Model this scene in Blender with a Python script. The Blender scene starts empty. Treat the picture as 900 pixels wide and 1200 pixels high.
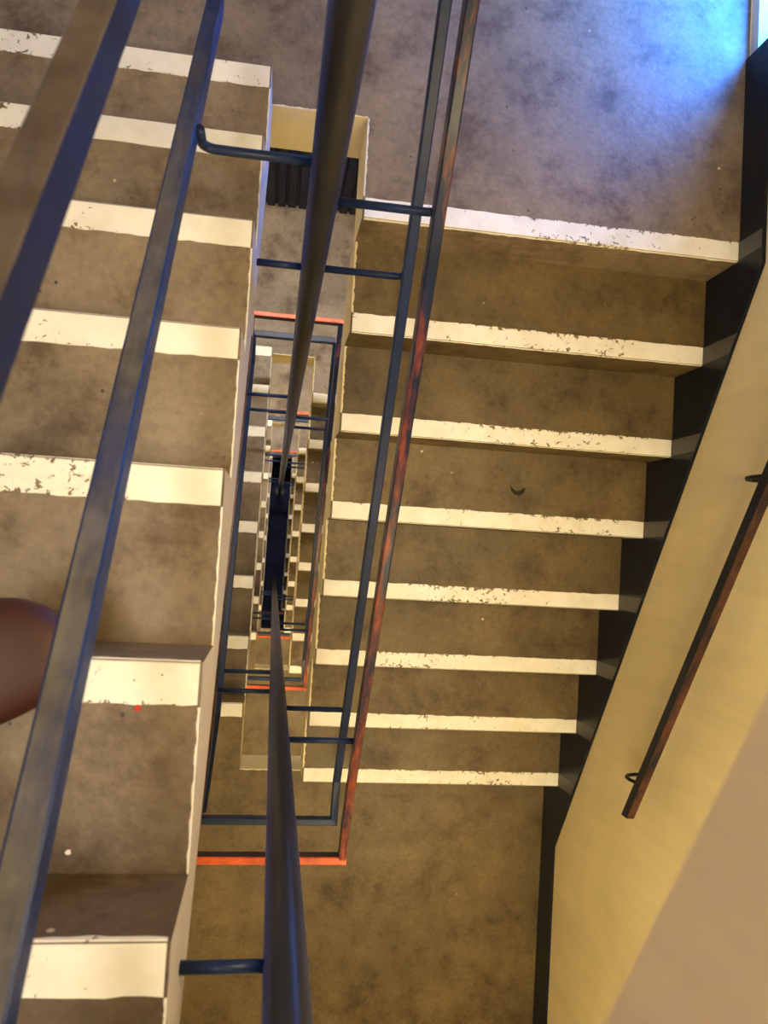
import bpy, bmesh, math, random
from mathutils import Vector, Matrix
random.seed(7)
sc = bpy.context.scene
COL = sc.collection

# ------------------------------------------------------------------ camera
cam = bpy.data.cameras.new('camera')
cam.sensor_fit = 'VERTICAL'
cam.sensor_height = 36.0
cam.lens = 917.75 / 1200.0 * 36.0
cam.clip_start = 0.02
cam.dof.use_dof = True
cam.dof.focus_distance = 2.3
cam.dof.aperture_fstop = 6.5
cam_o = bpy.data.objects.new('camera', cam)
COL.objects.link(cam_o)
cam_o.location = (-0.18295, 0.05022, 2.10159)
cam_o.rotation_euler = (0.0420951, -0.1407332, 0.0592207)
sc.camera = cam_o

# ------------------------------------------------------------------ world, view
W = bpy.data.worlds.new('world')
sc.world = W
W.use_nodes = True
bg = W.node_tree.nodes['Background']
bg.inputs[0].default_value = (0.035, 0.23, 1.0, 1)
bg.inputs[1].default_value = 105.0
sc.view_settings.view_transform = 'Standard'
sc.view_settings.look = 'None'
sc.view_settings.gamma = 1.0
sc.view_settings.use_curve_mapping = False
sc.view_settings.exposure = -0.2
WARM = (1.0, 0.77, 0.40)
NEUTRAL = (1.0, 0.88, 0.74)
P_TOP, P_NORTH, P_SOUTH, P_LOW, P_EAST = 92.0, 1.0, 36.0, 50.0, 27.0

# ------------------------------------------------------------------ plan of the stair
R_ = 0.175                       # riser
D_ = 0.26983                     # tread
S_ = R_ / D_
XR, XL = 0.0, -0.2628            # the two sides of the stair well
XE, XW = 1.1269, -1.39           # east and west wall faces
YR, YL = 0.9618, 1.2412          # first nosing of the east flights, of the west flights
YS = YL - 7 * D_                 # top nosing of the west flights
YB = YR - 7 * D_                 # south end of the well
YN, YSO = 2.21, -2.30            # north and south wall faces
ST = 16 * R_                     # storey
WAIST = 0.33
SLAB = 0.228
GROUND = -3.5 * ST
TOP = 5.4
NPY, SPY, PX = 0.70, -0.475, -0.133   # the two poles
RRX, RLX = 0.08, -0.36               # planes of the east and west rails

# ------------------------------------------------------------------ materials
def mat(name):
    m = bpy.data.materials.new(name)
    m.use_nodes = True
    nt = m.node_tree
    return m, nt, nt.nodes['Principled BSDF']

def N(nt, t, **kw):
    n = nt.nodes.new(t)
    for k, v in kw.items():
        setattr(n, k, v)
    return n

def noise(nt, scale, detail=4, rough=0.6, vec=None, dist=0.0):
    n = N(nt, 'ShaderNodeTexNoise')
    n.inputs['Scale'].default_value = scale
    n.inputs['Detail'].default_value = detail
    n.inputs['Roughness'].default_value = rough
    n.inputs['Distortion'].default_value = dist
    if vec is None:
        g = N(nt, 'ShaderNodeNewGeometry')
        vec = g.outputs['Position']
    nt.links.new(vec, n.inputs['Vector'])
    return n.outputs['Fac']

def ramp(nt, fac, stops, interp='LINEAR'):
    r = N(nt, 'ShaderNodeValToRGB')
    r.color_ramp.interpolation = interp
    el = r.color_ramp.elements
    while len(el) < len(stops):
        el.new(0.5)
    for e, (p, c) in zip(el, stops):
        e.position = p
        e.color = tuple(c) + (1,) if len(c) == 3 else c
    nt.links.new(fac, r.inputs['Fac'])
    return r.outputs['Color']

def g(v):
    return (v, v, v)

def mix(nt, fac, a, b, mode='MIX'):
    n = N(nt, 'ShaderNodeMix', data_type='RGBA', blend_type=mode)
    for s, v in ((0, fac), (6, a), (7, b)):
        if hasattr(v, 'links') or isinstance(v, bpy.types.NodeSocket):
            nt.links.new(v, n.inputs[s])
        elif s == 0:
            n.inputs[0].default_value = v
        else:
            n.inputs[s].default_value = tuple(v) + (1,)
    return n.outputs[2]

def math_(nt, op, a, b=None):
    n = N(nt, 'ShaderNodeMath', operation=op)
    for i, v in enumerate((a, b)):
        if v is None:
            continue
        if isinstance(v, bpy.types.NodeSocket):
            nt.links.new(v, n.inputs[i])
        else:
            n.inputs[i].default_value = v
    return n.outputs[0]

def bump(nt, bsdf, h, strength=0.3, dist=0.004):
    b = N(nt, 'ShaderNodeBump')
    b.inputs['Strength'].default_value = strength
    b.inputs['Distance'].default_value = dist
    nt.links.new(h, b.inputs['Height'])
    nt.links.new(b.outputs['Normal'], bsdf.inputs['Normal'])

def concrete(name, tint, soil=None):
    m, nt, b = mat(name)
    n1 = noise(nt, 2.1, 5, 0.62)
    n2 = noise(nt, 6.0, 7, 0.72)
    n3 = noise(nt, 60.0, 3, 0.6)
    base = ramp(nt, n1, [(0.30, tuple(x * 0.66 for x in tint)), (0.5, tint), (0.72, tuple(x * 1.27 for x in tint))])
    if soil:      # the southern steps are more soiled, with a cloudy border
        gp = N(nt, 'ShaderNodeNewGeometry')
        sy = N(nt, 'ShaderNodeSeparateXYZ')
        nt.links.new(gp.outputs['Position'], sy.inputs[0])
        yy = math_(nt, 'ADD', math_(nt, 'MULTIPLY', sy.outputs['Y'], 0.55), math_(nt, 'MULTIPLY', noise(nt, 2.6, 4), 0.9))
        base = mix(nt, 1.0, base, ramp(nt, yy, [(0.12, soil), (0.62, g(1.0))]), 'MULTIPLY')
    dirt = ramp(nt, n2, [(0.33, (0.42, 0.34, 0.29)), (0.50, (0.90, 0.88, 0.86)), (0.70, (1.13, 1.13, 1.13))])
    c = mix(nt, 1.0, base, dirt, 'MULTIPLY')
    fine = ramp(nt, n3, [(0.3, g(0.82)), (0.6, g(1.04))])
    c = mix(nt, 1.0, c, fine, 'MULTIPLY')
    # pits and paint specks
    ge = N(nt, 'ShaderNodeNewGeometry')
    v = N(nt, 'ShaderNodeTexVoronoi')
    v.inputs['Scale'].default_value = 17.0
    nt.links.new(ge.outputs['Position'], v.inputs['Vector'])
    pit = ramp(nt, v.outputs['Distance'], [(0.035, g(1)), (0.075, g(0))])
    sel = ramp(nt, noise(nt, 5.0, 2), [(0.47, g(0)), (0.53, g(1))])
    pm = math_(nt, 'MULTIPLY', pit, sel)
    c = mix(nt, pm, c, (0.03, 0.02, 0.014))
    v2 = N(nt, 'ShaderNodeTexVoronoi')
    v2.inputs['Scale'].default_value = 8.0
    nt.links.new(ge.outputs['Position'], v2.inputs['Vector'])
    sp = ramp(nt, v2.outputs['Distance'], [(0.02, g(1)), (0.045, g(0))])
    sel2 = ramp(nt, noise(nt, 3.3, 2), [(0.5, g(0)), (0.56, g(1))])
    c = mix(nt, math_(nt, 'MULTIPLY', sp, sel2), c, (0.6, 0.55, 0.46))
    nt.links.new(c, b.inputs['Base Color'])
    ro = ramp(nt, n2, [(0.3, g(0.62)), (0.7, g(0.42))])
    nt.links.new(ro, b.inputs['Roughness'])
    hh = math_(nt, 'ADD', n2, math_(nt, 'MULTIPLY', n3, 0.35))
    bump(nt, b, hh, 0.35, 0.006)
    return m

def strip_paint():
    m, nt, b = mat('white_nosing_paint')
    at = N(nt, 'ShaderNodeAttribute', attribute_name='edge')
    big = noise(nt, 5.0, 3)
    fine = noise(nt, 62.0, 5, 0.7, dist=0.5)
    thr = ramp(nt, big, [(0.40, g(0.0)), (0.62, g(0.09))])
    wear = math_(nt, 'MULTIPLY', at.outputs['Fac'], 0.19)
    chip = math_(nt, 'LESS_THAN', fine, math_(nt, 'ADD', math_(nt, 'ADD', thr, wear), 0.245))
    tone = ramp(nt, noise(nt, 14.0, 3), [(0.35, (0.79, 0.77, 0.71)), (0.6, (0.87, 0.86, 0.83))])
    c = mix(nt, chip, tone, (0.17, 0.125, 0.07))
    nt.links.new(c, b.inputs['Base Color'])
    b.inputs['Roughness'].default_value = 0.45
    bump(nt, b, math_(nt, 'SUBTRACT', 1.0, chip), 0.5, 0.0015)
    return m

def wall_paint(name, col, rough=0.42, amt=0.10):
    m, nt, b = mat(name)
    n1 = noise(nt, 1.6, 4)
    ge = N(nt, 'ShaderNodeNewGeometry')
    mp = N(nt, 'ShaderNodeMapping')
    mp.inputs['Scale'].default_value = (9, 9, 1.2)
    nt.links.new(ge.outputs['Position'], mp.inputs['Vector'])
    n2 = noise(nt, 2.0, 4, vec=mp.outputs['Vector'])
    c = mix(nt, 1.0, ramp(nt, n1, [(0.3, tuple(x * (1 - amt) for x in col)), (0.7, tuple(min(1, x * (1 + amt * 0.6)) for x in col))]),
            ramp(nt, n2, [(0.3, g(0.93)), (0.7, g(1.03))]), 'MULTIPLY')
    nt.links.new(c, b.inputs['Base Color'])
    b.inputs['Roughness'].default_value = rough
    bump(nt, b, noise(nt, 38.0, 4), 0.16, 0.004)
    return m

def navy_metal(name, col=(0.006, 0.016, 0.062), worn=None, rough=0.3, amount=0.5, nz=0.45, grad=0.0, soft=0.07, nsc=6.0, spec=0.2):
    m, nt, b = mat(name)
    c = ramp(nt, noise(nt, 7.0, 4), [(0.3, tuple(x * 0.7 for x in col)), (0.7, tuple(x * 1.3 for x in col))])
    if worn:
        ge = N(nt, 'ShaderNodeNewGeometry')
        sx = N(nt, 'ShaderNodeSeparateXYZ')
        nt.links.new(ge.outputs['True Normal'], sx.inputs[0])
        up = math_(nt, 'GREATER_THAN', sx.outputs['Z'], nz)
        mp = N(nt, 'ShaderNodeMapping')
        mp.inputs['Scale'].default_value = (6, 1.0, 1.0)
        nt.links.new(ge.outputs['Position'], mp.inputs['Vector'])
        sp = N(nt, 'ShaderNodeSeparateXYZ')
        nt.links.new(ge.outputs['Position'], sp.inputs[0])
        nv = math_(nt, 'ADD', noise(nt, nsc, 5, 0.7, vec=mp.outputs['Vector']), math_(nt, 'MULTIPLY', sp.outputs['Y'], grad))
        wn = ramp(nt, nv, [(amount - soft, g(1)), (amount + soft, g(0))])
        tone = ramp(nt, noise(nt, 16.0, 3), [(0.3, tuple(x * 0.45 for x in worn)), (0.65, worn)])
        c = mix(nt, math_(nt, 'MULTIPLY', up, wn), c, tone)
    nt.links.new(c, b.inputs['Base Color'])
    b.inputs['Roughness'].default_value = rough
    b.inputs['Specular IOR Level'].default_value = spec
    bump(nt, b, noise(nt, 45.0, 3), 0.10, 0.002)
    return m

def plain(name, col, rough=0.5, emit=None, strength=1.0):
    m, nt, b = mat(name)
    c = ramp(nt, noise(nt, 20.0, 3), [(0.3, tuple(x * 0.9 for x in col)), (0.7, col)])
    nt.links.new(c, b.inputs['Base Color'])
    b.inputs['Roughness'].default_value = rough
    if emit:
        b.inputs['Emission Color'].default_value = tuple(emit) + (1,)
        b.inputs['Emission Strength'].default_value = strength
    return m

M_CON = concrete('painted_concrete', (0.232, 0.182, 0.125), (0.44, 0.38, 0.32))
M_CONB = concrete('olive_brown_concrete', (0.132, 0.094, 0.038))
M_STRIP = strip_paint()
M_WALL = wall_paint('cream_wall_paint', (0.80, 0.70, 0.44))
M_EDGE = wall_paint('cream_edge_paint', (0.74, 0.65, 0.42))
M_PUTTY = wall_paint('grey_putty_paint', (0.47, 0.425, 0.405))
M_PINK = wall_paint('pinkish_cream_paint', (0.80, 0.66, 0.50))
M_CEIL = wall_paint('ceiling_paint', (0.74, 0.70, 0.60), 0.7)
M_SKIRT = navy_metal('black_navy_skirting_paint', (0.008, 0.012, 0.022), rough=0.35)
M_NAVY = navy_metal('navy_gloss_paint', (0.009, 0.019, 0.062), rough=0.38)
M_RAILW = navy_metal('navy_paint_rubbed_grey_on_top', (0.009, 0.026, 0.120), worn=(0.175, 0.158, 0.14), rough=0.4, amount=0.60, nz=0.75, grad=0.22, soft=0.16, nsc=2.5)
M_POLE = navy_metal('black_navy_pole_paint', (0.013, 0.013, 0.017), rough=0.35, spec=0.35)
M_HAND = navy_metal('worn_handrail_paint', (0.008, 0.014, 0.040), worn=(0.25, 0.058, 0.028), rough=0.3, amount=0.46, soft=0.1, grad=0.09)
M_HANDR = navy_metal('bright_rubbed_red_handrail_paint', (0.02, 0.012, 0.02), worn=(0.62, 0.11, 0.035), rough=0.35, amount=0.75)
M_HANDG = navy_metal('rubbed_grey_brown_handrail_paint', (0.007, 0.015, 0.075), worn=(0.15, 0.115, 0.09), rough=0.42, amount=0.72, soft=0.16)
M_HANDB = navy_metal('worn_brown_handrail_paint', (0.010, 0.012, 0.022), worn=(0.095, 0.038, 0.024), rough=0.38, amount=0.54)
M_DOOR = navy_metal('navy_door_paint', (0.006, 0.010, 0.028), rough=0.45)
M_PIT = navy_metal('black_navy_floor_paint', (0.016, 0.024, 0.085), rough=0.6)
M_SMEAR = wall_paint('grey_paint_smear', (0.085, 0.08, 0.072), 0.5)
M_EXT = wall_paint('pale_step_stone', (0.62, 0.64, 0.66), 0.7)
M_LAMP = plain('lamp_housing_enamel', (0.75, 0.75, 0.72))
M_DIFF = plain('lamp_diffuser', (0.9, 0.88, 0.8), 0.5, (1.0, 0.82, 0.5), 4.0)

# ------------------------------------------------------------------ object helpers
def link(name, verts, faces, mats, parent=None, fm=None, smooth=False, org=(0, 0, 0)):
    me = bpy.data.meshes.new(name)
    o_ = Vector(org)
    me.from_pydata([Vector(v) - o_ for v in verts], [], faces)
    for m in (mats if isinstance(mats, (list, tuple)) else [mats]):
        me.materials.append(m)
    if fm:
        for p, i in zip(me.polygons, fm):
            p.material_index = i
    if smooth:
        for p in me.polygons:
            p.use_smooth = True
    bm = bmesh.new()
    bm.from_mesh(me)
    bmesh.ops.recalc_face_normals(bm, faces=bm.faces)
    bm.to_mesh(me)
    bm.free()
    ob = bpy.data.objects.new(name, me)
    COL.objects.link(ob)
    if parent:
        ob.parent = parent
    return ob

def tag(o, label=None, cat=None, group=None, kind=None):
    for k, v in (('label', label), ('category', cat), ('group', group), ('kind', kind)):
        if v:
            o[k] = v
    return o

def empty(name, loc):
    e = bpy.data.objects.new(name, None)
    e.empty_display_size = 0.1
    e.location = loc
    COL.objects.link(e)
    return e

class MB:
    def __init__(s):
        s.v, s.f, s.m = [], [], []
    def add(s, v, f, m=0):
        k = len(s.v)
        s.v += [tuple(x) for x in v]
        s.f += [tuple(i + k for i in q) for q in f]
        s.m += [m] * len(f)
    def box(s, a, b, m=0):
        x0, y0, z0 = a
        x1, y1, z1 = b
        s.add([(x0, y0, z0), (x1, y0, z0), (x1, y1, z0), (x0, y1, z0), (x0, y0, z1), (x1, y0, z1), (x1, y1, z1), (x0, y1, z1)],
              [(0, 3, 2, 1), (4, 5, 6, 7), (0, 1, 5, 4), (1, 2, 6, 5), (2, 3, 7, 6), (3, 0, 4, 7)], m)
    def tube(s, pts, r, n=10, m=0, cap=True):
        pts = [Vector(p) for p in pts]
        rings = []
        prev = None
        for i, p in enumerate(pts):
            t = (pts[min(i + 1, len(pts) - 1)] - pts[max(i - 1, 0)]).normalized()
            if prev is None:
                u = t.orthogonal().normalized()
            else:
                u = (prev - t * prev.dot(t)).normalized()
            prev = u
            w = t.cross(u)
            rr = r[i] if isinstance(r, (list, tuple)) else r
            rings.append([p + (u * math.cos(2 * math.pi * k / n) + w * math.sin(2 * math.pi * k / n)) * rr for k in range(n)])
        v = [q for ring in rings for q in ring]
        f = []
        for i in range(len(pts) - 1):
            for k in range(n):
                a, b = i * n + k, i * n + (k + 1) % n
                f.append((a, b, b + n, a + n))
        if cap:
            f.append(tuple(range(n))[::-1])
            f.append(tuple(range((len(pts) - 1) * n, len(pts) * n)))
        s.add(v, f, m)
    def flat(s, pts, w, h, ch=0.003, m=0):
        """Rectangular bar with eased edges swept along pts, height plumb, mitred in plan."""
        pts = [Vector(p) for p in pts]
        prof = []
        a, b = w / 2, h / 2
        for (x, z) in ((-a + ch, -b), (a - ch, -b), (a, -b + ch), (a, b - ch), (a - ch, b), (-a + ch, b), (-a, b - ch), (-a, -b + ch)):
            prof.append((x, z))
        rings = []
        for i, p in enumerate(pts):
            d = []
            if i > 0:
                d.append((pts[i] - pts[i - 1]).to_2d().normalized())
            if i < len(pts) - 1:
                d.append((pts[i + 1] - pts[i]).to_2d().normalized())
            t = sum(d, Vector((0, 0))).normalized()
            nrm = Vector((-t.y, t.x))
            sc_ = 1.0 / max(0.3, abs(nrm.dot(Vector((-d[0].y, d[0].x)))))
            rings.append([Vector((p.x + nrm.x * x * sc_, p.y + nrm.y * x * sc_, p.z + z)) for x, z in prof])
        n = len(prof)
        v = [q for r in rings for q in r]
        f = []
        for i in range(len(pts) - 1):
            for k in range(n):
                a_, b_ = i * n + k, i * n + (k + 1) % n
                f.append((a_, b_, b_ + n, a_ + n))
        f.append(tuple(range(n))[::-1])
        f.append(tuple(range((len(pts) - 1) * n, len(pts) * n)))
        s.add(v, f, m)
    def build(s, name, mats, parent=None, smooth=False, org=(0, 0, 0)):
        return link(name, s.v, s.f, mats, parent, s.m, smooth, org)

def arc(c, r, a0, a1, u, v, n=6):
    c, u, v = Vector(c), Vector(u), Vector(v)
    return [c + u * (r * math.cos(a0 + (a1 - a0) * i / n)) + v * (r * math.sin(a0 + (a1 - a0) * i / n)) for i in range(n + 1)]

def prism_x(poly, x0, x1):
    """Extrude a YZ polygon from x0 to x1."""
    n = len(poly)
    v = [(x0, y, z) for y, z in poly] + [(x1, y, z) for y, z in poly]
    f = [tuple(range(n)), tuple(range(n, 2 * n))[::-1]]
    f += [(i, (i + 1) % n, n + (i + 1) % n, n + i) for i in range(n)]
    return v, f

def prism_z(poly, z0, z1):
    n = len(poly)
    v = [(x, y, z0) for x, y in poly] + [(x, y, z1) for x, y in poly]
    f = [tuple(range(n)), tuple(range(n, 2 * n))[::-1]]
    f += [(i, (i + 1) % n, n + (i + 1) % n, n + i) for i in range(n)]
    return v, f

# ------------------------------------------------------------------ large structure
def nosing(x0, x1, y, z, sgn, parent, org):
    """White painted strip: sgn = +1 when the tread runs north of the nosing, -1 when south of it."""
    n = 56
    e = 0.0016
    v, f, edge = [], [], []
    mid = random.uniform(0.35, 0.65)
    for i in range(n + 1):
        u = i / n
        x = x0 + (x1 - x0) * u
        wob = random.uniform(-0.0016, 0.0016)
        wob2 = random.uniform(-0.005, 0.002)
        w = math.exp(-((u - mid) / 0.28) ** 2)
        v += [(x, y - sgn * 0.0005, z - 0.009 + wob2), (x, y - sgn * e, z - 0.008 + wob2), (x, y - sgn * e, z - 0.003),
              (x, y + sgn * 0.003, z + e), (x, y + sgn * 0.022, z + e), (x, y + sgn * 0.042, z + e),
              (x, y + sgn * (0.056 + wob), z + e), (x, y + sgn * (0.057 + wob), z - 0.0005)]
        edge += [0.5 * w, 0.5 * w, 0.7 * w, 0.8 * w, 0.45 * w, 0.4 * w, 0.35 + 0.75 * w, 0.35 + 0.75 * w]
    for i in range(n):
        for k in range(7):
            a = i * 8 + k
            f.append((a, a + 1, a + 9, a + 8))
    f += [tuple(range(8)), tuple(range(n * 8, n * 8 + 8))]
    ob = link('nosing_strip', v, f, M_STRIP, parent, org=org)
    ob.data.attributes.new('edge', 'FLOAT', 'POINT').data.foreach_set('value', edge)
    return ob

def ragged(p0, p1, out, parent, org, matl, wid=0.009, n=60):
    """Ragged lip of edge paint lapping onto a tread along p0-p1, reaching inwards along out."""
    p0, p1, out = Vector(p0), Vector(p1), Vector(out)
    v, f = [], []
    for i in range(n + 1):
        p = p0.lerp(p1, i / n)
        w = wid * (0.45 + 0.25 * math.sin(i * 0.55 + p.y * 9) * random.random() + 0.2 * random.random())
        v += [p, p + Vector((0, 0, 0.0012)), p + out * w + Vector((0, 0, 0.0012)), p + out * (w + 0.001)]
    for i in range(n):
        for k in range(3):
            a = i * 4 + k
            f.append((a, a + 1, a + 5, a + 4))
    f += [(0, 1, 2, 3), (n * 4, n * 4 + 1, n * 4 + 2, n * 4 + 3)]
    return link('edge_paint', v, f, matl, parent, org=org)

def landing_north(z, first):
    poly = [(XW, YN), (XW, YL), (XR, YL), (XR, YR), (XE, YR), (XE, YN)]
    o = empty('landing', (XE - 1.0, YN - 0.4, z))
    org = o.location
    v, f = prism_z(poly, z - SLAB, z)
    fm = [2, 0, 0, 1, 1, 0, 0, 0]
    link('slab', v, f, [M_CON, M_EDGE, M_CEIL], o, fm, org=org)
    nosing(XR + 0.006, XE - 0.013, YR, z, 1, o, org)
    ragged((XL, YL, z), (XR, YL, z), (0, 1, 0), o, org, M_EDGE, 0.007)
    ragged((XR, YR + 0.06, z), (XR, YL, z), (1, 0, 0), o, org, M_EDGE, 0.007)
    tag(o, kind='structure')
    return o

def landing_south(z):
    poly = [(XW, YSO), (XE, YSO), (XE, YB), (XL, YB), (XL, YS), (XW, YS)]
    o = empty('landing', (XE - 1.0, YSO + 0.4, z))
    org = o.location
    v, f = prism_z(poly, z - SLAB, z)
    fm = [2, 0, 0, 0, 1, 1, 0, 0]
    link('slab', v, f, [M_CONB, M_EDGE, M_CEIL], o, fm, org=org)
    nosing(XW + 0.01, XL - 0.006, YS, z, -1, o, org)
    ragged((XL, YB, z), (XR, YB, z), (0, -1, 0), o, org, M_EDGE, 0.007)
    tag(o, kind='structure')
    return o

for k in (1, 0, -1, -2, -3):
    landing_north(k * ST, k == 0)
for k in (0.5, -0.5, -1.5, -2.5):
    landing_south(k * ST)

def struct_box(name, boxes, mats):
    m = MB()
    for b in boxes:
        m.box(b[0], b[1], b[2] if len(b) > 2 else 0)
    return tag(m.build(name, mats), kind='structure')

T = 0.16
DY0, DH = 1.575, 0.50  # opening height chosen so the blue light falls off quickly
struct_box('wall_east', [((XE, YSO - T, GROUND - 0.2), (XE + T, DY0, TOP)),
                         ((XE, DY0, GROUND - 0.2), (XE + T, YN, -0.001)),
                         ((XE, DY0, DH), (XE + T, YN, TOP))], [M_WALL])
struct_box('wall_west', [((XW - T, YSO - T, GROUND - 0.2), (XW, YN + T, TOP))], [M_WALL])
struct_box('wall_north', [((XW, YN, GROUND - 0.2), (XE + T, YN + T, TOP))], [M_WALL])
struct_box('wall_south', [((XW, YSO - T, GROUND - 0.2), (XE, YSO, TOP))], [M_WALL])
struct_box('ceiling', [((XW - T, YSO - T, TOP), (XE + T, YN + T, TOP + 0.15))], [M_CEIL])
struct_box('floor', [((XW, YSO, GROUND - 0.2), (XE, YN, GROUND))], [M_PIT])
# opening on the top landing, head set low to confine the blue light: threshold, stone step outside, frame
struct_box('trim_1', [((XE + 0.005, DY0 + 0.002, -0.0005), (XE + T + 0.02, YN - 0.002, 0.035))], [M_EXT])
struct_box('floor_exterior', [((XE + T + 0.02, 0.4, -0.25), (3.2, 4.0, 0.03))], [M_EXT])
low_open = empty('low_opening', (XE + 0.08, DY0 + 0.02, 0.035))
dm = MB()
dm.box((XE + 0.06, DY0 + 0.001, 0.036), (XE + 0.13, DY0 + 0.04, DH - 0.001))
dm.box((XE + 0.06, YN - 0.04, 0.036), (XE + 0.13, YN - 0.001, DH - 0.001))
dm.box((XE + 0.06, DY0 + 0.04, DH - 0.045), (XE + 0.13, YN - 0.04, DH - 0.001))
dm.build('door_frame', M_DOOR, low_open, org=low_open.location)
tag(low_open, kind='structure')
pl = bpy.data.lights.new('opening_portal', 'AREA')
pl.shape = 'RECTANGLE'
pl.size, pl.size_y = YN - DY0, DH
pl.cycles.is_portal = True
po = bpy.data.objects.new('opening_portal', pl)
COL.objects.link(po)
po.location = (XE + T + 0.01, (DY0 + YN) / 2, DH / 2)
po.rotation_euler = (math.pi / 2, 0, math.pi / 2)

# boarded navy door one storey down in the north wall
d1 = empty('door_1', (-0.1, YN - 0.02, -ST))
bw = 0.0645
x = -0.686
for i in range(18):
    m = MB()
    x0, x1 = x + i * bw + 0.004, x + (i + 1) * bw - 0.004
    y0 = YN - 0.030
    m.add([(x0, YN - 0.006, 0.012 - ST), (x0 + 0.006, y0, 0.012 - ST), (x1 - 0.006, y0, 0.012 - ST), (x1, YN - 0.006, 0.012 - ST),
           (x0, YN - 0.006, 2.0 - ST), (x0 + 0.006, y0, 2.0 - ST), (x1 - 0.006, y0, 2.0 - ST), (x1, YN - 0.006, 2.0 - ST)],
          [(0, 1, 5, 4), (1, 2, 6, 5), (2, 3, 7, 6), (0, 3, 2, 1), (4, 5, 6, 7), (0, 4, 7, 3)])
    m.build('board', M_DOOR, d1, org=d1.location)
m = MB()
m.box((x - 0.05, YN - 0.008, -ST + 0.001), (x + 18 * bw + 0.05, YN - 0.001, 2.04 - ST))
m.build('door_frame', M_SKIRT, d1, org=d1.location)
tag(d1, kind='structure')

# skirting of the east wall: along each landing and stepping down each flight
def skirting_east(zn):
    """zn: level of the north landing at the head of the flight."""
    o = empty('baseboard_east', (XE, 0.0, zn))
    x0, x1 = XE - 0.011, XE - 0.0005
    top0 = YR - 0.045
    poly = [(DY0 - 0.002, zn + 0.001), (DY0 - 0.002, zn + 0.115), (top0, zn + 0.115)]
    yk = YR + (-8 * R_ + 0.0) / S_
    poly += [(yk, zn - 8 * R_ + 0.15), (YSO + 0.001, zn - 8 * R_ + 0.15), (YSO + 0.001, zn - 8 * R_ + 0.001)]
    for k in range(7, -1, -1):
        y = YR - k * D_ - 0.002
        poly += [(y, zn - (k + 1) * R_ + 0.001), (y, zn - k * R_ + 0.002)]
    v, f = prism_x(poly, x0, x1)
    link('board', v, f, M_SKIRT, o, org=o.location)
    for k in range(8):
        y = YR - k * D_
        z = zn - k * R_
        zt = min(zn + 0.115, z + 0.15 + 0.028 * S_)
        vv = [(x0 - 0.0008, y + 0.002, z + 0.004), (x0 - 0.0008, y + 0.056, z + 0.004),
              (x0 - 0.0008, y + 0.055, min(zn + 0.11, z + 0.145 + 0.055 * S_)), (x0 - 0.0008, y + 0.003, min(zn + 0.11, z + 0.145))]
        vv += [(x0 + 0.001, a, b) for _, a, b in vv]
        link('paint_smear', vv, [(0, 1, 2, 3), (7, 6, 5, 4), (0, 4, 5, 1), (1, 5, 6, 2), (2, 6, 7, 3), (3, 7, 4, 0)], M_SMEAR, o, org=o.location)
    tag(o, kind='structure')
for k in (0, -1):
    skirting_east(k * ST)

# ------------------------------------------------------------------ stair flights
def soff_e(y, zn):
    return zn + S_ * (y - YR) - (0.346 if zn > 1 else WAIST)
def soff_w(y, zn):
    return zn + R_ + S_ * (YL - y) - WAIST

def east_flight(zn, label):
    """From the north landing at zn down to the south landing at zn - 8 risers."""
    o = empty('stair_flight', ((XR + XE) / 2, YB, zn - 8 * R_))
    org = o.location
    mside = M_PINK if zn > 1 else M_EDGE
    for j in range(1, 8):
        y0, y1, z = YR - j * D_, YR - (j - 1) * D_, zn - j * R_
        poly = [(y0, z), (y1, z), (y1, soff_e(y1, zn)), (y0, soff_e(y0, zn))]
        if j == 7:
            poly[3] = (y0, zn - 8 * R_ - 0.0)
            poly.insert(3, (y0 + 0.14, soff_e(y0 + 0.14, zn)))
        v, f = prism_x(poly, XR, XE - 0.004)
        fm = [1, 0] + [0] * (len(poly))
        fm[2 + 2] = 2
        st = link('step', v, f, [M_CONB, mside, M_CEIL], o, fm, org=org)
        nosing(XR + 0.006, XE - 0.013, y0, z, 1, st, (0, 0, 0)).location = -Vector(org)
        ragged((XR, y0 + 0.058, z), (XR, y1, z), (1, 0, 0), st, (0, 0, 0), mside, 0.010).location = -Vector(org)
    tag(o, label, 'staircase', 'concrete stair flights')
    return o

def west_flight(zn, label):
    """From the north landing at zn up to the south landing at zn + 8 risers."""
    o = empty('stair_flight', ((XW + XL) / 2, YL, zn))
    org = o.location
    for k in range(1, 8):
        y1, y0, z = YL - (k - 1) * D_, YL - k * D_, zn + k * R_
        poly = [(y0, z), (y1, z), (y1, max(zn - 0.0, soff_w(y1, zn))), (y0, soff_w(y0, zn))]
        if k == 1:
            ym = YL - 0.14
            poly = [(y0, z), (y1, z), (y1, zn), (ym, soff_w(ym, zn)), (y0, soff_w(y0, zn))]
        v, f = prism_x(poly, XW + 0.004, XL)
        fm = [0, 1] + [0] * len(poly)
        fm[2 + len(poly) - 2] = 2
        st = link('step', v, f, [M_CON, M_PUTTY, M_CEIL], o, fm, org=org)
        nosing(XW + 0.004, XL - 0.004, y1, z, -1, st, (0, 0, 0)).location = -Vector(org)
        ragged((XL, y1 - 0.058, z), (XL, y0, z), (-1, 0, 0), st, (0, 0, 0), M_STRIP, 0.0045).location = -Vector(org)
    tag(o, label, 'staircase', 'concrete stair flights')
    return o

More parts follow.
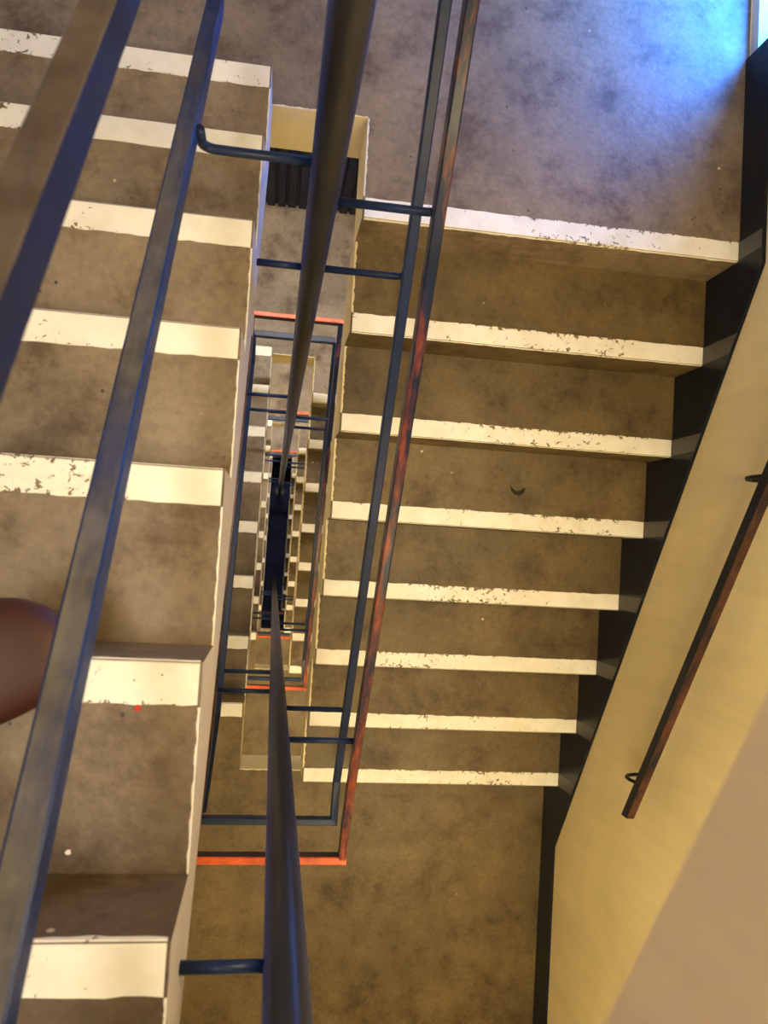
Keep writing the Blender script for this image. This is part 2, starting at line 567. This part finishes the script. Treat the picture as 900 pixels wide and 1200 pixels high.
east_flight(ST, 'concrete stair flight whose near pinkish side fills the lower right corner')
east_flight(0, 'wide concrete stair flight with chipped white nosings running down beside the cream wall')
east_flight(-ST, 'first smaller flight on the right inside the well, under the big right flight')
east_flight(-2 * ST, 'second smaller flight on the right inside the well, two storeys down')
east_flight(-3 * ST, 'lowest flight on the right, tiny white nosings beside the dark pit floor')
west_flight(0, 'large concrete stair flight on the left that carries the brown shoe')
west_flight(-ST, 'first smaller flight on the left inside the well, under the big left flight')
west_flight(-2 * ST, 'second smaller flight on the left inside the well, two storeys down')
west_flight(-3 * ST, 'lowest flight on the left, tiny white nosings beside the dark pit floor')

# ------------------------------------------------------------------ poles, railings
def pole_y(y, z):
    return y - 0.0155 * (z - 0.4) if y > 0 else y
for (y, lab) in ((NPY, 'tall black round pole rising through the stair well near the top landing end'),
                 (SPY, 'tall black round pole rising through the stair well at the end over the lower landing')):
    o = empty('support_pole', (PX, y, GROUND))
    m = MB()
    m.tube([(PX, pole_y(y, GROUND), GROUND + 0.001), (PX, pole_y(y, TOP), TOP - 0.002)], 0.0285, 28)
    m.build('pole', M_POLE, o, True, o.location)
    m = MB()
    m.tube([(PX, pole_y(y, GROUND), GROUND + 0.001), (PX, pole_y(y, GROUND), GROUND + 0.012)], 0.07, 20)
    m.build('base_plate', M_POLE, o, False, o.location)
    tag(o, lab, 'pole', 'round poles in the stair well')

HW, HH = 0.023, 0.045     # handrail bar
LW, LH = 0.024, 0.034     # lower rail bar

def bar(name, pts, parent, r=0.0085):
    m = MB()
    m.tube(pts, r, 10)
    return m.build(name, M_NAVY, parent, True, parent.location)

def bracket(parent, y, z, side, xr, zend=None, pole_leg=0.0):
    """Round bar welded to the pole, running out to the rail plane xr and bending up (or down) to zend."""
    sx = side
    rb = 0.014
    xp = PX + sx * 0.034
    pts = []
    if pole_leg:
        pts.append((xp, y, z + pole_leg))
        pts += arc((xp + sx * rb, y, z + rb), rb, math.pi, 1.5 * math.pi, (sx, 0, 0), (0, 0, 1))
    else:
        pts.append((PX + sx * 0.027, y, z))
    if zend is None:
        pts.append((xr, y, z))
    else:
        up = 1 if zend > z else -1
        rr = min(0.022, abs(zend - z) * 0.8)
        pts += arc((xr - sx * rr, y, z + up * rr), rr, -math.pi / 2, 0, (sx, 0, 0), (0, 0, up))
        pts.append((xr, y, zend))
    return bar('bracket', pts, parent)

def east_railing(zn, label):
    o = empty('stair_railing', (RRX, YB, zn - 8 * R_))
    hz = lambda y: zn + S_ * (y - YR) + 0.875 - HH / 2 + 0.03
    lz = lambda y: zn + S_ * (y - YR) + 0.535
    yn, ys = 1.18, -0.868
    zs = zn - 8 * R_
    m = MB()
    m.flat([(RRX, yn - 0.015, hz(yn)), (RRX, ys + 0.22, hz(ys + 0.22)), (RRX, ys, zs + 1.135)], HW, HH)
    m.build('handrail', M_HAND, o, org=o.location)
    m = MB()
    m.flat([(RRX + HW / 2, ys, zs + 1.1355), (RLX + 0.01, ys, zs + 1.1355)], HW, HH + 0.001)
    m.build('landing_handrail', M_HANDR, o, org=o.location)
    m = MB()
    m.flat([(RRX, yn - 0.015, lz(yn)), (RRX, ys + 0.14, lz(ys + 0.14)), (RRX, ys, zs + 0.815), (RLX, ys, zs + 0.815)], LW, LH)
    m.build('lower_rail', M_NAVY, o, org=o.location)
    yp = pole_y(NPY, zn + 0.4)
    bracket(o, yp, hz(yp) - HH / 2 - 0.03, 1, RRX + 0.006, hz(yp) - HH / 2 + 0.004)
    bracket(o, yp, lz(yp) - LH / 2 - 0.05, 1, RRX + 0.005, lz(yp))
    bracket(o, SPY, lz(SPY) - LH / 2 - 0.07, 1, RRX + 0.008, lz(SPY) - 0.01)
    bracket(o, SPY, hz(SPY) - HH / 2 + 0.004, 1, RRX + 0.006)
    tag(o, label, 'railing', 'steel railings around the stair well')

def west_railing(zn, label):
    """West flight that rises from the north landing at zn."""
    o = empty('stair_railing', (RLX, YL, zn))
    w_, h_, l_ = 0.030, 0.054, 0.044
    hz = lambda y: zn + R_ + S_ * (YL - y) + 0.775 - h_ / 2
    lz = lambda y: zn + R_ + S_ * (YL - y) + 0.345 - l_ / 2
    yn, ys = 1.18, -0.868
    zt = zn + 8 * R_
    m = MB()
    m.flat([(RLX, ys + 0.018, zt + 1.09), (RLX, ys + 0.22, hz(ys + 0.22)), (RLX, yn - 0.12, hz(yn - 0.12)), (RLX, yn, zn + 1.03)][::-1], w_, h_, 0.0015)
    m.build('handrail', M_HANDG if zn > -1 else M_HANDB, o, org=o.location)
    m = MB()
    m.flat([(RLX - w_ / 2, yn, zn + 1.03), (RRX + 0.012, yn, zn + 1.03)], HW, h_ + 0.001)
    m.build('landing_handrail', M_HANDR, o, org=o.location)
    m = MB()
    m.flat([(RLX, ys + 0.018, zt + 0.78), (RLX, ys + 0.24, lz(ys + 0.24)), (RLX, yn - 0.10, lz(yn - 0.10)), (RLX, yn, zn + 0.67), (RRX, yn, zn + 0.67)][::-1], w_, l_, 0.0028)
    m.build('lower_rail', M_RAILW if zn > -1 else M_NAVY, o, org=o.location)
    yp = pole_y(NPY, zn + 0.4)
    if zn > -1:
        bracket(o, yp, zn + 0.80, -1, RLX + 0.019, lz(yp) + 0.01)
        bracket(o, yp, zn + 0.295, -1, XL + 0.0005)
        bracket(o, SPY, zt - 0.31, -1, XL + 0.0005)
    else:
        bracket(o, yp, lz(yp), -1, RLX + LW / 2 - 0.002)
    bracket(o, yp, hz(yp), -1, RLX + HW / 2 - 0.002)
    bracket(o, SPY, hz(SPY), -1, RLX + HW / 2 - 0.002)
    bracket(o, SPY, lz(SPY), -1, RLX + LW / 2 - 0.002)
    tag(o, label, 'railing', 'steel railings around the stair well')

east_railing(0, 'navy steel railing with rubbed red handrail down the wide right-hand flight')
east_railing(-ST, 'smaller red-topped railing inside the well, along the right flight one storey down')
east_railing(-2 * ST, 'tiny railing on the right inside the well, two storeys down')
east_railing(-3 * ST, 'lowest tiny railing on the right, beside the dark pit floor')
west_railing(0, 'broad navy railing across the large left flight, out of focus brown handrail on top')
west_railing(-ST, 'smaller navy railing inside the well, peeping out under the big left flight')
west_railing(-2 * ST, 'tiny railing on the left inside the well, two storeys down')
west_railing(-3 * ST, 'lowest tiny railing on the left, beside the dark pit floor')

# wall handrail
wh = empty('wall_handrail', (XE, -0.8, -0.5))
wx = 1.055
wz = lambda y: 0.705 + S_ * (y - YR)
m = MB()
m.flat([(wx, -0.79, wz(-0.79)), (wx, 1.0, wz(1.0))], 0.027, 0.046)
m.build('rail', M_HANDB, wh, org=wh.location)
for y in (-0.66, 0.30, 0.92):
    z = wz(y)
    m = MB()
    m.tube([(wx - 0.004, y, z - 0.02), (wx - 0.012, y, z - 0.055), (wx - 0.010, y, z - 0.085), (wx + 0.005, y, z - 0.108), (wx + 0.03, y, z - 0.118), (XE - 0.003, y, z - 0.12)], 0.006, 8)
    b = m.build('bracket', M_SKIRT, wh, True, wh.location)
    m = MB()
    m.tube([(XE - 0.006, y, z - 0.12), (XE - 0.0005, y, z - 0.12)], 0.018, 16)
    pt_ = m.build('wall_plate', M_SKIRT, b, False, wh.location)
tag(wh, 'dark wall-mounted handrail with worn brown top on the cream wall', 'handrail')

# ------------------------------------------------------------------ added lamps, all out of view, that light the stairwell
def lamp(x, y, z, power, col, label, along='X', L=0.9, tilt=0.0, B=0.12):
    o = empty('added_lamp', (x, y, z))
    o.rotation_euler = (tilt, 0, 0)
    a, b = (L / 2, B / 2) if along == 'X' else (B / 2, L / 2)
    m = MB()
    m.box((x - a, y - b, z - 0.05), (x + a, y + b, z - 0.001))
    m.build('housing', M_LAMP, o, org=o.location)
    m = MB()
    a2, b2 = a - 0.01, b - 0.01
    m.box((x - a2, y - b2, z - 0.075), (x + a2, y + b2, z - 0.0505))
    m.build('diffuser', M_DIFF, o, org=o.location)
    l = bpy.data.lights.new('lamp_light', 'AREA')
    l.shape = 'RECTANGLE'
    l.size, l.size_y = 2 * a, 2 * b
    l.energy = power
    l.color = col
    lo = bpy.data.objects.new('lamp_light', l)
    COL.objects.link(lo)
    lo.parent = o
    lo.location = (0, 0, -0.082)
    tag(o, label, 'lamp', 'added unseen lamps of the stairwell')

lamp(0.62, 0.12, ST + S_ * (0.12 - YR) - WAIST - 0.045, P_EAST, WARM, 'added unseen batten lamp under the upper right flight, beside the cream wall', 'X', 0.7)  # added to light treads and wall while south-facing risers stay dark
lamp(-0.9, -0.4, TOP, P_TOP, NEUTRAL, 'added unseen panel lamp on the topmost ceiling over the left flight', 'Y', 1.1, 0.0, 0.8)  # added panel, made large to soften rail shadows on the left treads
lamp(-0.2, 1.75, ST - SLAB, P_NORTH, NEUTRAL, 'added unseen batten lamp under the landing above the blue-lit landing')  # added weak fill for the top landing
lamp(0.45, -1.65, 0.5 * ST - SLAB, P_SOUTH, WARM, 'added unseen batten lamp under the landing above the olive lower landing')  # added warm fill for the lower landing and right flight
for i, k in enumerate((0, -1, -2)):
    lamp(-0.2, 1.75, k * ST - SLAB, P_LOW, (1.0, 0.93, 0.86), 'added unseen batten lamp under the north landing, %s down the well' % ['first', 'second', 'third'][i])  # added fill to brighten the north landings down the well
for i, k in enumerate((-0.5, -1.5)):
    lamp(0.3, -1.65, k * ST - SLAB, P_LOW, WARM, 'added unseen batten lamp under the south landing, %s down the well' % ['first', 'second'][i])  # added warm fill for the south landings down the well

# ------------------------------------------------------------------ shoe on the left flight
def shoe():
    z0 = 6 * R_
    tip = Vector((-0.430, -0.060, z0 + 0.002))
    ang = math.radians(38)
    ax = Vector((math.cos(ang), math.sin(ang), 0))
    sd = Vector((-math.sin(ang), math.cos(ang), 0))
    L = 0.30
    o = empty('leather_shoe', tip - ax * L)
    org = o.location
    # stations from heel (0) to toe (1): half width, top height, side offset
    stn = [(0.0, 0.014, 0.060, 0), (0.02, 0.034, 0.076, 0), (0.10, 0.045, 0.088, 0), (0.25, 0.048, 0.096, 0), (0.40, 0.050, 0.098, 0),
           (0.52, 0.056, 0.094, 0.002), (0.64, 0.068, 0.088, 0.004), (0.76, 0.073, 0.082, 0.004), (0.86, 0.069, 0.074, 0.002),
           (0.93, 0.053, 0.066, 0), (0.975, 0.034, 0.055, -0.001), (1.0, 0.010, 0.040, -0.002)]
    n = 20
    def ring(t, hw, top, off, lo):
        c = org + ax * (L * t) + sd * off
        out = []
        for k in range(n):
            a = 2 * math.pi * k / n
            ca, sa = math.cos(a), math.sin(a)
            x = hw * math.copysign(abs(ca) ** 0.75, ca)
            z = lo + (top - lo) * (0.5 + 0.5 * math.copysign(abs(sa) ** 0.8, sa))
            out.append(c + sd * x + Vector((0, 0, z)))
        return out
    m = MB()
    v, f = [], []
    for s_ in stn:
        v += ring(*s_, 0.018)
    for i in range(len(stn) - 1):
        for k in range(n):
            a, b = i * n + k, i * n + (k + 1) % n
            f.append((a, b, b + n, a + n))
    f += [tuple(range(n)), tuple(range((len(stn) - 1) * n, len(stn) * n))]
    m.add(v, f)
    up = m.build('upper', plain('brown_leather', (0.036, 0.006, 0.003), 0.55), o, True, org)
    up.modifiers.new('sub', 'SUBSURF').levels = 2
    up.modifiers['sub'].render_levels = 2
    # sole
    v = []
    for lo in (0.0, 0.020):
        for sgn in (1, -1):
            for s_ in (stn if sgn > 0 else stn[::-1]):
                v.append(org + ax * (L * (s_[0] * 0.96 + 0.01)) + sd * (s_[3] + sgn * (s_[1] - 0.006)) + Vector((0, 0, lo)))
    k = len(v) // 2
    link('sole', v, [tuple(range(k)), tuple(range(k, 2 * k))] + [(i, (i + 1) % k, k + (i + 1) % k, k + i) for i in range(k)],
         plain('dark_rubber_sole', (0.02, 0.014, 0.01), 0.7), o, org=org)
    # collar opening, tongue, laces
    v = []
    for i in range(18):
        a = 2 * math.pi * i / 18
        v.append(org + ax * (L * 0.24 + 0.058 * math.cos(a)) + sd * (0.030 * math.sin(a)))
    mt = MB()
    mt.tube([p + Vector((0, 0, 0.096)) for p in v] + [v[0] + Vector((0, 0, 0.096))], 0.006, 8, cap=False)
    mt.build('collar', plain('dark_collar_leather', (0.045, 0.015, 0.008), 0.5), o, True, org)
    link('lining', [p + Vector((0, 0, 0.0985)) for p in v] + [p + Vector((0, 0, 0.092)) for p in v],
         [tuple(range(18)), tuple(range(18, 36))] + [(i, (i + 1) % 18, 18 + (i + 1) % 18, 18 + i) for i in range(18)],
         plain('black_lining', (0.012, 0.010, 0.009), 0.9), o, org=org)
    for i in range(4):
        t = 0.47 + i * 0.055
        h = 0.0985 - i * 0.003
        c = org + ax * (L * t)
        mt = MB()
        mt.tube([c - sd * 0.024 + Vector((0, 0, h - 0.012)), c - sd * 0.010 + Vector((0, 0, h - 0.001)), c + Vector((0, 0, h + 0.001)),
                 c + sd * 0.010 + Vector((0, 0, h - 0.001)), c + sd * 0.024 + Vector((0, 0, h - 0.012))], 0.0025, 6)
        mt.build('lace', plain('dark_lace', (0.02, 0.012, 0.010), 0.8), o, True, org)
    tag(o, 'dark reddish-brown leather shoe on the left flight behind the lower navy rail', 'shoe')
shoe()

# ------------------------------------------------------------------ scraps on the steps
def scrap(name, c, pts, h, matl, label, cat):
    c = Vector(c)
    v = [c + Vector((x, y, 0.0006 + h * abs(math.sin(3 * x * 60 + i)))) for i, (x, y) in enumerate(pts)]
    v += [p + Vector((0, 0, 0.0015)) for p in v]
    k = len(pts)
    f = [tuple(range(k)), tuple(range(k, 2 * k))] + [(i, (i + 1) % k, k + (i + 1) % k, k + i) for i in range(k)]
    tag(link(name, [p - c for p in v], f, matl), label, cat).location = c

scrap('dry_leaf', (0.644, 0.285, -3 * R_), [(-0.026, 0.020), (-0.016, 0.008), (-0.004, 0.002), (0.010, 0.004), (0.022, 0.014), (0.028, 0.012), (0.022, -0.004), (0.008, -0.014), (-0.008, -0.012), (-0.022, 0.000)],
      0.004, plain('dry_leaf_brown', (0.014, 0.010, 0.006), 0.8), 'small dark curled leaf lying on the fourth tread of the right flight', 'leaf')
scrap('paper_fleck', (-0.341, -0.169, 6 * R_), [(-0.004, 0), (-0.001, 0.005), (0.004, 0.003), (0.003, -0.003), (-0.002, -0.005)],
      0.001, plain('red_paper', (0.55, 0.03, 0.02), 0.7), 'tiny red fleck on a tread of the left flight near the shoe', 'fleck')
scrap('paper_fleck', (-0.413, -0.351, 6 * R_), [(-0.004, 0), (-0.001, 0.0035), (0.003, 0.003), (0.0035, -0.002), (-0.001, -0.003)],
      0.002, plain('white_paper', (0.8, 0.76, 0.7), 0.7), 'tiny white fleck at the back of a tread on the left flight', 'fleck')
